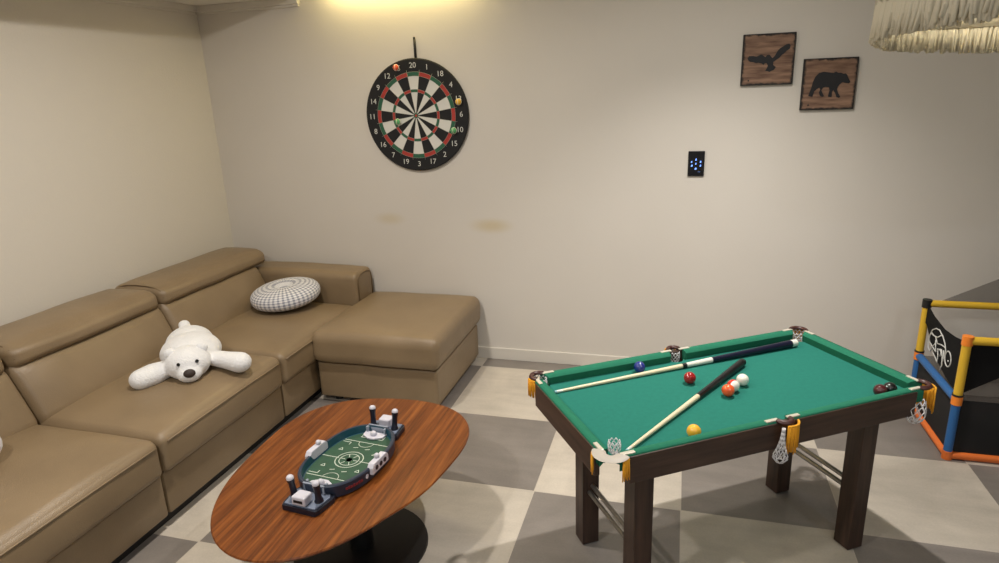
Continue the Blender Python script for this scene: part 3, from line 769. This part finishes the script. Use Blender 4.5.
for k in range(20): sector(.0005, RO * .03, R(18 * k), R(18 * k + 18), 0, .0268, 1); sector(RO * .03, RO * .062, R(18 * k), R(18 * k + 18), 1, .0268, 1)
obj('scoring_field', b, [dred, dgreen, dwht, dblk], db, recalc=False)
b = B()
for rr in (.062, .54, .605, .905, 1.0): tube(b, [WALLM @ Vector((RO * rr * math.cos(2 * PI * k / 60), RO * rr * math.sin(2 * PI * k / 60), .027)) for k in range(60)], .0008, 4, closed=True)
for i in range(20):
    a = R(-9 + 18 * i); tube(b, [WALLM @ Vector((q * RO * math.sin(a), q * RO * math.cos(a), .027)) for q in (.062, 1.05)], .0008, 4)
obj('wires', b, dwire, db, smooth=True)
for i, s in enumerate([20, 1, 18, 4, 13, 6, 10, 15, 2, 17, 3, 19, 7, 16, 8, 11, 14, 9, 12, 5]):
    a = R(18 * i); rr = RX * .875
    b = B(); text_bm(b, str(s), .043, WALLM @ Matrix.Translation((rr * math.sin(a), rr * math.cos(a), .0268)))
    obj('number', b, mat('number_print', srgb(206, 206, 200), .6), db)
b = B()
for s in (-1, 1): tube(b, [(.014 + s * .003, -.006, RX - .02), (.014 + s * .0035, -.006, RX + .05), (.013 + s * .003, -.005, RX + .105)], .0042, 6)
ball(b, (.013, -.006, RX + .108), .0065, seg=10)
obj('hanging_strap', b, mdark, db, smooth=True)
def stick(label, col, x, z, top=True):
    o = None; b = B(); ball(b, (0, 0, 0), .017, seg=20); o = obj('sticky_ball', b, mat('sticky_' + str(col), srgb(*col), .7), smooth=True)
    b = B()
    for t in (0, PI / 2): tube(b, [Vector((0.0172 * math.cos(t) * math.cos(2 * PI * k / 24), -0.0172 * math.sin(t) * math.cos(2 * PI * k / 24), 0.0172 * math.sin(2 * PI * k / 24))) for k in range(24)], .0016, 5, closed=True)
    obj('hook_tape', b, mat('pale_tape', srgb(222, 220, 200), .7), o, smooth=True)
    o.location = (x, YB - .026 - .018, z)
    return tag(o, label, 'ball', 'sticky balls on the dartboard')
stick('orange sticky ball near the top rim of the dartboard', (214, 84, 48), -.458, 1.784)
stick('yellow sticky ball at the right rim of the dartboard', (226, 176, 56), -.090, 1.583)
stick('green sticky ball at the right of the dartboard, below the yellow ball', (84, 156, 100), -.128, 1.424)
stick('green sticky ball on the left inner ring of the dartboard', (84, 156, 100), -.474, 1.482)

# ------------------------------------------------------------------ wall plaques
def plaque_mat(sx):
    m = bpy.data.materials.new('rustic_plank'); m.use_nodes = True; nt = m.node_tree; b = nt.nodes['Principled BSDF']; N = nt.nodes.new; L = nt.links.new
    tc = N('ShaderNodeTexCoord'); mp = N('ShaderNodeMapping'); L(tc.outputs['Object'], mp.inputs[0]); mp.inputs['Scale'].default_value = (5, 5, 34); mp.inputs['Location'].default_value = (sx, 0, sx)
    n = N('ShaderNodeTexNoise'); n.inputs['Scale'].default_value = 1.8; n.inputs['Detail'].default_value = 7; L(mp.outputs[0], n.inputs[0])
    r = N('ShaderNodeValToRGB'); L(n.outputs[0], r.inputs[0]); r.color_ramp.elements[0].position = .3; r.color_ramp.elements[1].position = .7
    r.color_ramp.elements[0].color = srgb(92, 66, 52); r.color_ramp.elements[1].color = srgb(152, 120, 98)
    # burnt rim: distance from edge, ragged by noise
    sp = N('ShaderNodeSeparateXYZ'); L(tc.outputs['Object'], sp.inputs[0])
    def M_(op, a, c=None):
        q = N('ShaderNodeMath'); q.operation = op
        for i, w in enumerate((a, c)):
            if w is None: continue
            if isinstance(w, (int, float)): q.inputs[i].default_value = w
            else: L(w, q.inputs[i])
        return q.outputs[0]
    d = M_('MAXIMUM', M_('ABSOLUTE', sp.outputs[0]), M_('ABSOLUTE', sp.outputs[2]))
    n2 = N('ShaderNodeTexNoise'); n2.inputs['Scale'].default_value = 45; L(tc.outputs['Object'], n2.inputs[0])
    d2 = M_('ADD', d, M_('MULTIPLY', M_('SUBTRACT', n2.outputs[0], .5), .022))
    mr = N('ShaderNodeMapRange'); L(d2, mr.inputs[0]); mr.inputs[1].default_value = .108; mr.inputs[2].default_value = .116
    mx = N('ShaderNodeMix'); mx.data_type = 'RGBA'; L(mr.outputs[0], mx.inputs[0]); L(r.outputs[0], mx.inputs[6]); mx.inputs[7].default_value = srgb(30, 24, 22)
    L(mx.outputs[2], b.inputs['Base Color']); b.inputs['Roughness'].default_value = .7
    return m
def sil(pts, TL, TR, BR, BL):
    out = []
    for x, y in pts:
        s = t = .5
        for _ in range(8):
            xl = TL[0] + (BL[0] - TL[0]) * t; xr = TR[0] + (BR[0] - TR[0]) * t; s = (x - xl) / (xr - xl)
            yt = TL[1] + (TR[1] - TL[1]) * s; yb = BL[1] + (BR[1] - BL[1]) * s; t = (y - yt) / (yb - yt)
        out.append(((s - .5) * .244, (.5 - t) * .244))
    return out
def plaque(name, label, cx, cz, pts, corners, sx, part):
    t = thing(name, label, 'wall plaque', (cx, YB, cz), 0, None)
    b = B(); box(b, (-.122, -.016, -.122), (.122, -.001, .122), bev=.002); obj('board', b, plaque_mat(sx), t)
    b = B(); prism(b, sil(pts, *corners), .0158, .0185, WALLM); obj(part, b, mat('silhouette_black', srgb(24, 24, 28), .6), t)
    for q in (-1, 1):
        b = B(); ball(b, (q * .085, -.0165, -.098 * 1), .004, seg=10)
        if q < 0: obj('nail', b, mdark, t, smooth=True)
        else: b.free()
eagle = [(97, 212), (106, 200), (128, 199), (150, 203), (165, 196), (178, 190), (190, 200), (200, 206), (208, 195), (222, 192), (234, 206), (238, 212), (252, 200), (268, 172), (282, 158), (298, 148), (315, 137), (333, 132), (341, 143), (336, 160), (318, 172), (306, 184), (290, 196), (278, 210), (262, 220), (244, 234), (243, 250), (258, 262), (246, 278), (232, 284), (222, 290), (212, 285), (198, 284), (207, 268), (213, 255), (206, 240), (196, 240), (188, 250), (178, 242), (160, 238), (146, 240), (130, 234), (112, 232), (102, 224)]
bearp = [(438, 428), (446, 405), (455, 385), (464, 352), (478, 322), (500, 300), (530, 292), (560, 296), (585, 298), (598, 290), (612, 297), (628, 296), (640, 302), (655, 300), (663, 308), (668, 322), (680, 346), (672, 355), (650, 352), (634, 348), (620, 360), (610, 372), (604, 388), (610, 408), (622, 428), (615, 435), (600, 432), (594, 412), (583, 392), (575, 402), (574, 424), (572, 432), (552, 430), (556, 412), (562, 395), (558, 378), (538, 376), (524, 380), (514, 395), (522, 412), (530, 428), (518, 432), (505, 424), (500, 408), (508, 390), (502, 380), (488, 388), (472, 402), (466, 418), (462, 432)]
plaque('eagle_plaque', 'rustic wooden plaque with a black flying eagle, the upper left one', 1.536, 1.734, eagle, ((75, 78), (376, 68), (350, 358), (55, 372)), 3.1, 'eagle_silhouette')
plaque('bear_plaque', 'rustic wooden plaque with a black walking bear, the lower right one', 1.824, 1.606, bearp, ((413, 224), (733, 207), (697, 497), (388, 510)), 7.7, 'bear_silhouette')

# ------------------------------------------------------------------ touch switch panel
sw = thing('touch_panel', 'small black touch switch panel with blue lit symbols on the back wall', 'wall switch', (1.219, YB, 1.222))
b = B(); box(b, (-.042, -.010, -.066), (.042, -.001, .066), bev=.002); obj('glass_plate', b, mat('black_glass', srgb(8, 9, 16), .08), sw)
b = B()
for x, z, w, h in ((-.002, .022, .0035, .006), (-.024, .010, .0035, .005), (.022, .010, .0035, .006), (-.002, .000, .003, .005), (-.022, -.010, .0045, .0055), (.022, -.010, .0035, .006), (-.002, -.026, .005, .0055)):
    prism(b, [(x - w, z - h), (x + w, z - h * .6), (x + w * .7, z + h), (x - w * .6, z + h * .7)], .0101, .0108, WALLM)
obj('lit_symbols', b, mat('panel_blue_light', srgb(90, 130, 230), .4, emit=srgb(110, 150, 255), estr=1.6), sw)
b = B()
prism(b, [(.010, -.045), (.022, -.045), (.022, -.041), (.010, -.041)], .0101, .0106, WALLM); obj('indicator', b, mat('panel_dim', srgb(60, 80, 120), .4, emit=srgb(90, 110, 160), estr=.3), sw)

# ------------------------------------------------------------------ toy basketball frame
tf = thing('toy_basketball_frame', 'yellow, blue and orange pipe toy frame with black netting beside the pool table', 'toy', (2.62, -.32, 0))
def Q(x, y, z): return (x - 2.62, y + .32, z)
yel = mat('yellow_pipe', srgb(218, 176, 48), .45); blu = mat('blue_pipe', srgb(38, 98, 160), .45); org = mat('orange_pipe', srgb(222, 112, 46), .45)
X0, X1, Y0, Y1 = 2.330, 3.10, -.568, -.075; ZM, ZT = .285, .560; pr_ = .0175
def pipe(a, c, m, r=pr_): b = B(); tube(b, [Q(*a), Q(*c)], r, 16); return obj('pipe', b, m, tf, smooth=40)
for x in (X0, X1):
    for y in (Y0, Y1):
        pipe((x, y, .02), (x, y, ZM - .02), blu); pipe((x, y, ZM + .012), (x, y, ZT - .01), yel)
for z, m in ((.0185, org), (ZT, yel)):
    for y in (Y0, Y1): pipe((X0, y, z), (X1, y, z), m)
    for x in (X0, X1):
        if z < .1: pipe((x, Y0, z), (x, Y1, z), m)
for x in (X0, X1): pipe((x, Y0, ZM), (x, Y1, ZM), blu)
orc = mat('orange_joint', srgb(238, 134, 44), .4)
for x in (X0, X1):
    for y in (Y0, Y1):
        for z, mm in ((.021, org), (ZM, orc), (ZT, orc)):
            b = B(); ball(b, Q(x, y, z), (.021, .021, .0205 if z < .1 else .021), seg=16); lathe(b, [(0, -.02), (.0208, -.02), (.0208, .02), (0, .02)], 16, Q(x, y, z if z > .1 else .0205)); obj('joint', b, mm if y == Y0 else (mdark if z > .5 else mm), tf, smooth=40)
        b = B(); lathe(b, [(.017, -.004), (.0215, -.004), (.0215, .004), (.017, .004)], 16, Q(x, y, ZM + .024)); obj('strap', b, mdark, tf, smooth=40)
def netting(name, alpha, col=(20, 20, 22)):
    m = bpy.data.materials.new(name); m.use_nodes = True; nt = m.node_tree; p = nt.nodes['Principled BSDF']; p.inputs['Base Color'].default_value = srgb(*col); p.inputs['Roughness'].default_value = .8; p.inputs['Alpha'].default_value = alpha
    return m
cloth = mat('black_cloth', srgb(13, 13, 15), .8, spec=.2); nets = netting('black_netting', .93); netl = netting('light_netting', .35, (60, 56, 54))
def sheet(name, pts, n, m, th=.0012):
    b = B(); vs = [b.verts.new(Q(*p)) for p in pts]; f0 = b.faces.new(vs)
    if len(vs) > 4: bmesh.ops.triangulate(b, faces=[f0])
    o = obj(name, b, m, tf); md = o.modifiers.new('s', 'SOLIDIFY'); md.thickness = th; md.offset = 0; baked(o); return o
SX = X0
side = sheet('logo_cloth', [(SX, Y1, ZT + .005), (SX, -.19, .535), (SX, -.33, .520), (SX, -.45, .530), (SX, Y0 + .01, ZT - .01), (SX, Y0 + .012, ZM + .05), (SX, -.50, .315), (SX, -.42, .325), (SX, -.30, .352), (SX, -.20, .395), (SX, -.12, .46), (SX, Y1, .47)], 1, cloth)
sheet('front_cloth', [(X0, Y0, ZT - .01), (X1, Y0, ZT - .01), (X1, Y0, .50), (2.75, Y0, .48), (2.52, Y0, .435), (2.44, Y0, .385), (X0 + .01, Y0, ZM + .03)], 1, cloth)
sheet('lower_netting', [(X0, Y0, ZM), (X0, Y1, ZM), (X0, Y1, .03), (X0, Y0, .03)], 1, nets)
sheet('lower_netting', [(X0, Y0, ZM), (X1, Y0, ZM), (X1, Y0, .03), (X0, Y0, .03)], 1, nets)
sheet('lower_netting', [(X0, Y1, ZM), (X1, Y1, ZM), (X1, Y1, .03), (X0, Y1, .03)], 1, netl)
sheet('upper_netting', [(X0 + .03, Y1, ZT), (X1, Y1, ZT), (X1, Y1, 1.02), (2.70, Y1, .745)], 1, netl)
sheet('back_cloth', [(2.50, -.42, .50), (2.66, -.36, .60), (2.85, -.30, .66), (2.85, -.30, .52), (2.50, -.42, .46)], 1, cloth)
# sketch-like emblem: a ball with lettering strokes
b = B()


def stroke(pts, r=.0028):
    tube(b, [Q(SX - .002, y, z) for y, z in pts], r, 5)
for st in [[(-0.208,0.361),(-0.178,0.372),(-0.172,0.399),(-0.179,0.435),(-0.199,0.468),(-0.236,0.489),(-0.28,0.497),(-0.325,0.484),(-0.36,0.463),(-0.38,0.437),(-0.377,0.411)],[(-0.194,0.453),(-0.23,0.449),(-0.273,0.459),(-0.308,0.482)],[(-0.19,0.446),(-0.248,0.451),(-0.275,0.433)],[(-0.183,0.403),(-0.226,0.395),(-0.276,0.387)],[(-0.208,0.361),(-0.24,0.405),(-0.269,0.437)],[(-0.254,0.439),(-0.264,0.407),(-0.279,0.388)],[(-0.276,0.43),(-0.325,0.442),(-0.372,0.447)],[(-0.242,0.37),(-0.288,0.359),(-0.309,0.347)],[(-0.293,0.412),(-0.306,0.381),(-0.309,0.347)],[(-0.297,0.403),(-0.318,0.418),(-0.336,0.408),(-0.331,0.388)],[(-0.333,0.424),(-0.356,0.395),(-0.365,0.357),(-0.352,0.33)],[(-0.358,0.428),(-0.371,0.402),(-0.37,0.38)],[(-0.449,0.425),(-0.452,0.41),(-0.448,0.395),(-0.438,0.383),(-0.425,0.377),(-0.409,0.378),(-0.396,0.385),(-0.386,0.398),(-0.383,0.413),(-0.388,0.428),(-0.398,0.44),(-0.412,0.446),(-0.427,0.445),(-0.44,0.437),(-0.449,0.425)],[(-0.421,0.406),(-0.426,0.401)]]:
    stroke(st)
obj('emblem', b, mat('emblem_print', srgb(206, 206, 202), .6), side, smooth=True)

def basketball(x, y, r, label):
    b = B(); ball(b, (0, 0, 0), r, seg=32); o = obj('basketball', b, mat('basketball_rubber', srgb(112, 50, 34), .6, bump=.2, bscale=300), smooth=True)
    b = B()
    for Mx in (Matrix.Identity(4), Matrix.Rotation(PI / 2, 4, 'X'), Matrix.Rotation(PI / 2, 4, 'Y')): tube(b, [Mx @ Vector((r * math.cos(2 * PI * k / 40), r * math.sin(2 * PI * k / 40), 0)) for k in range(40)], .002, 4, closed=True)
    obj('seam', b, mdark, o, smooth=True); o.location = (x, y, r + .001); o.rotation_euler = (.4, .3, .2)
    return tag(o, label, 'ball')
basketball(2.50, -.455, .075, 'orange rubber ball behind the netting inside the toy frame, the nearer one')
basketball(2.66, -.42, .075, 'orange rubber ball behind the netting inside the toy frame, the farther one')

# ------------------------------------------------------------------ fringed pendant lamp
LX, LY, LR = 1.728, -2.165, .252
lp = thing('pendant_lamp', 'cream fringed pendant lampshade hanging from the ceiling', 'lamp', (LX, LY, 0))
cord_m = mat('cream_cord', srgb(205, 196, 172), .8)
fm = bpy.data.materials.new('cream_fringe'); fm.use_nodes = True; nt = fm.node_tree; pb = nt.nodes['Principled BSDF']
pb.inputs['Base Color'].default_value = srgb(232, 226, 206); pb.inputs['Roughness'].default_value = .9
tl = nt.nodes.new('ShaderNodeBsdfTranslucent'); tl.inputs[0].default_value = srgb(228, 216, 184); ms = nt.nodes.new('ShaderNodeMixShader'); ms.inputs[0].default_value = .4
nt.links.new(pb.outputs[0], ms.inputs[1]); nt.links.new(tl.outputs[0], ms.inputs[2]); nt.links.new(ms.outputs[0], nt.nodes['Material Output'].inputs[0])
b = B(); lathe(b, [(.06, 2.12), (.12, 2.11), (.19, 2.02), (.225, 1.90), (.235, 1.83), (.228, 1.83), (.215, 1.90), (.18, 2.01), (.11, 2.10), (.06, 2.11)], 48); obj('shade', b, fm, lp, smooth=True)
b = B()
for z, r in ((1.83, .238), (1.765, LR - .006), (2.115, .06)): tube(b, [(r * math.cos(2 * PI * k / 48), r * math.sin(2 * PI * k / 48), z) for k in range(48)], .003, 6, closed=True)
for k in range(8):
    a = 2 * PI * k / 8; tube(b, [(.06 * math.cos(a), .06 * math.sin(a), 2.115), (.225 * math.cos(a), .225 * math.sin(a), 1.90), ((LR - .006) * math.cos(a), (LR - .006) * math.sin(a), 1.765)], .002, 5)
obj('wire_frame', b, cord_m, lp, smooth=True)
view = math.atan2(-3.502 - LY, 1.15 - LX)      # side that faces the seating
def strands(name, zt, zb, r, n, flare=.0, tilt=.0):
    b = B()
    for k in range(n):
        a = 2 * PI * k / n + random.uniform(-.01, .01); rr = r + random.uniform(-.004, .004)
        z1 = zb + random.uniform(-.008, .008) + tilt * math.cos(a - view)
        if random.random() < .004: z1 -= .022
        w = .0042
        c, s = math.cos(a), math.sin(a); r1 = rr + flare + random.uniform(-.004, .004)
        a2 = a + random.uniform(-.02, .02)
        tube(b, [(rr * c, rr * s, zt), ((rr + flare * .6) * c, (rr + flare * .6) * s, (zt + z1) / 2), (r1 * math.cos(a2), r1 * math.sin(a2), z1)], [w, w * 1.05, w * .7], 4)
    o = obj(name, b, fm, lp, smooth=True); o['kind'] = 'stuff'; return o
b = B(); lathe(b, [(LR - .004, 1.772), (LR - .003, 1.722), (LR - .006, 1.722), (LR - .007, 1.772)], 64); obj('fringe_band', b, fm, lp, smooth=True)
b = B(); lathe(b, [(.240, 1.90), (LR + .003, 1.785), (LR, 1.785), (.237, 1.90)], 64); obj('fringe_band', b, fm, lp, smooth=True)
strands('fringe', 1.770, 1.695, LR, 1500, .004, .017)
strands('fringe', 1.90, 1.765, .245, 900, .012)
strands('fringe', 2.04, 1.86, .205, 800, .042)
b = B(); tube(b, [(0, 0, 2.10), (0, 0, ZC - .02)], .004, 8); obj('cord', b, cord_m, lp, smooth=True)
b = B(); lathe(b, [(0, ZC), (.05, ZC), (.05, ZC - .02), (0, ZC - .025)], 24); obj('canopy', b, whp, lp, smooth=40)
b = B(); lathe(b, [(0, 2.10), (.018, 2.10), (.018, 2.03), (0, 2.03)], 20); obj('socket', b, whp, lp, smooth=40)
b = B(); ball(b, (0, 0, 1.995), (.03, .03, .036)); obj('bulb', b, mat('bulb_glow', srgb(255, 240, 210), .4, emit=(1, .86, .62, 1), estr=2.0), lp, smooth=True)

# ------------------------------------------------------------------ lights
def area(name, loc, power, col, size, shape='DISK', sy=None, rot=(0, 0, 0), spread=180):
    l = bpy.data.lights.new(name, 'AREA'); l.energy = power; l.color = col; l.shape = shape; l.size = size
    if sy: l.size_y = sy
    l.spread = R(spread); o = bpy.data.objects.new(name, l); COL.objects.link(o); o.location = loc; o.rotation_euler = rot; return o
def downlight(x, y, power, col, zc=ZC, spread=150, size=.11, label=''):  # shared by the pool table key light and the added fill lights
    t = thing('key_fill_downlight', label, 'ceiling light', (x, y, zc), 0)
    b = B(); lathe(b, [(.05, -.001), (.062, -.001), (.062, -.008), (.05, -.012), (.05, -.001)], 32); obj('trim_ring', b, whp, t, smooth=40)
    b = B(); lathe(b, [(0, -.002), (.049, -.002), (.049, -.005), (0, -.005)], 32); obj('diffuser', b, mat('key_fill_glow', srgb(255, 245, 225), .5, emit=(1, .93, .8, 1), estr=4), t)
    area('key_fill_lamp', (x, y, zc - .016), power, col, size, spread=spread)
COOL = (.74, .87, 1); WARM = (1, .94, .86); NEU = (1, .95, .88)
downlight(1.368, -.882, 5, (1, .955, .90), spread=165, size=.05, label='recessed ceiling downlight above the far right of the pool table')
downlight(-.30, -1.5, 21, WARM, spread=180, label='added unseen warm fill downlight above the sofa and ottoman')  # added fill for the left side, fixture unseen
downlight(-.2, -3.3, 26, WARM, spread=180, label='added unseen warm fill downlight above the near end of the sofa')  # second warm fill, added out of view to lift the room
downlight(1.3, -4.6, 14, COOL, spread=180, label='added unseen cool white fill downlight behind the camera')  # added cool fill from behind the camera
downlight(2.9, -3.0, 7, COOL, spread=180, label='added unseen cool white fill downlight in the near right part of the room')  # weak cool fill added for the right side, out of view
sl = bpy.data.lights.new('downlight_spot', 'SPOT'); sl.energy = 104; sl.color = (1, .955, .90); sl.spot_size = R(116); sl.spot_blend = 1; sl.shadow_soft_size = .028
so = bpy.data.objects.new('downlight_spot', sl); COL.objects.link(so); so.location = (1.368, -.882, ZC - .02)
# warm strip lamp tucked against the back wall
led = thing('led_strip_lamp', 'warm strip lamp above the dartboard where wall meets ceiling', 'lamp', (-.42, YB - .05, 2.30))
b = B(); box(b, (-.52, -.02, 0), (.52, .02, .02), bev=.003); obj('housing', b, whp, led)
b = B(); box(b, (-.50, -.015, -.004), (.50, .015, 0)); obj('diffuser', b, mat('strip_glow', srgb(255, 230, 150), .5, emit=(1, .82, .40, 1), estr=3), led)
for q in (-.45, .45):
    b = B(); tube(b, [(q, 0, .018), (q, 0, ZC - 2.30)], .004, 8); obj('hanger', b, whp, led)
area('strip_lamp_light', (-.42, YB - .05, 2.29), 4.6, (1, .82, .36), .88, 'RECTANGLE', .03)
pl_ = bpy.data.lights.new('pendant_light', 'POINT'); pl_.energy = 5; pl_.color = (1, .92, .76); pl_.shadow_soft_size = .04
po = bpy.data.objects.new('pendant_light', pl_); COL.objects.link(po); po.location = (LX, LY, 1.93)

w = bpy.data.worlds.new('world'); scene.world = w; w.use_nodes = True; w.node_tree.nodes['Background'].inputs[0].default_value = (.8, .85, 1, 1); w.node_tree.nodes['Background'].inputs[1].default_value = .1
scene.view_settings.view_transform = 'Standard'; scene.view_settings.look = 'None'; scene.view_settings.gamma = 1; scene.view_settings.exposure = .3
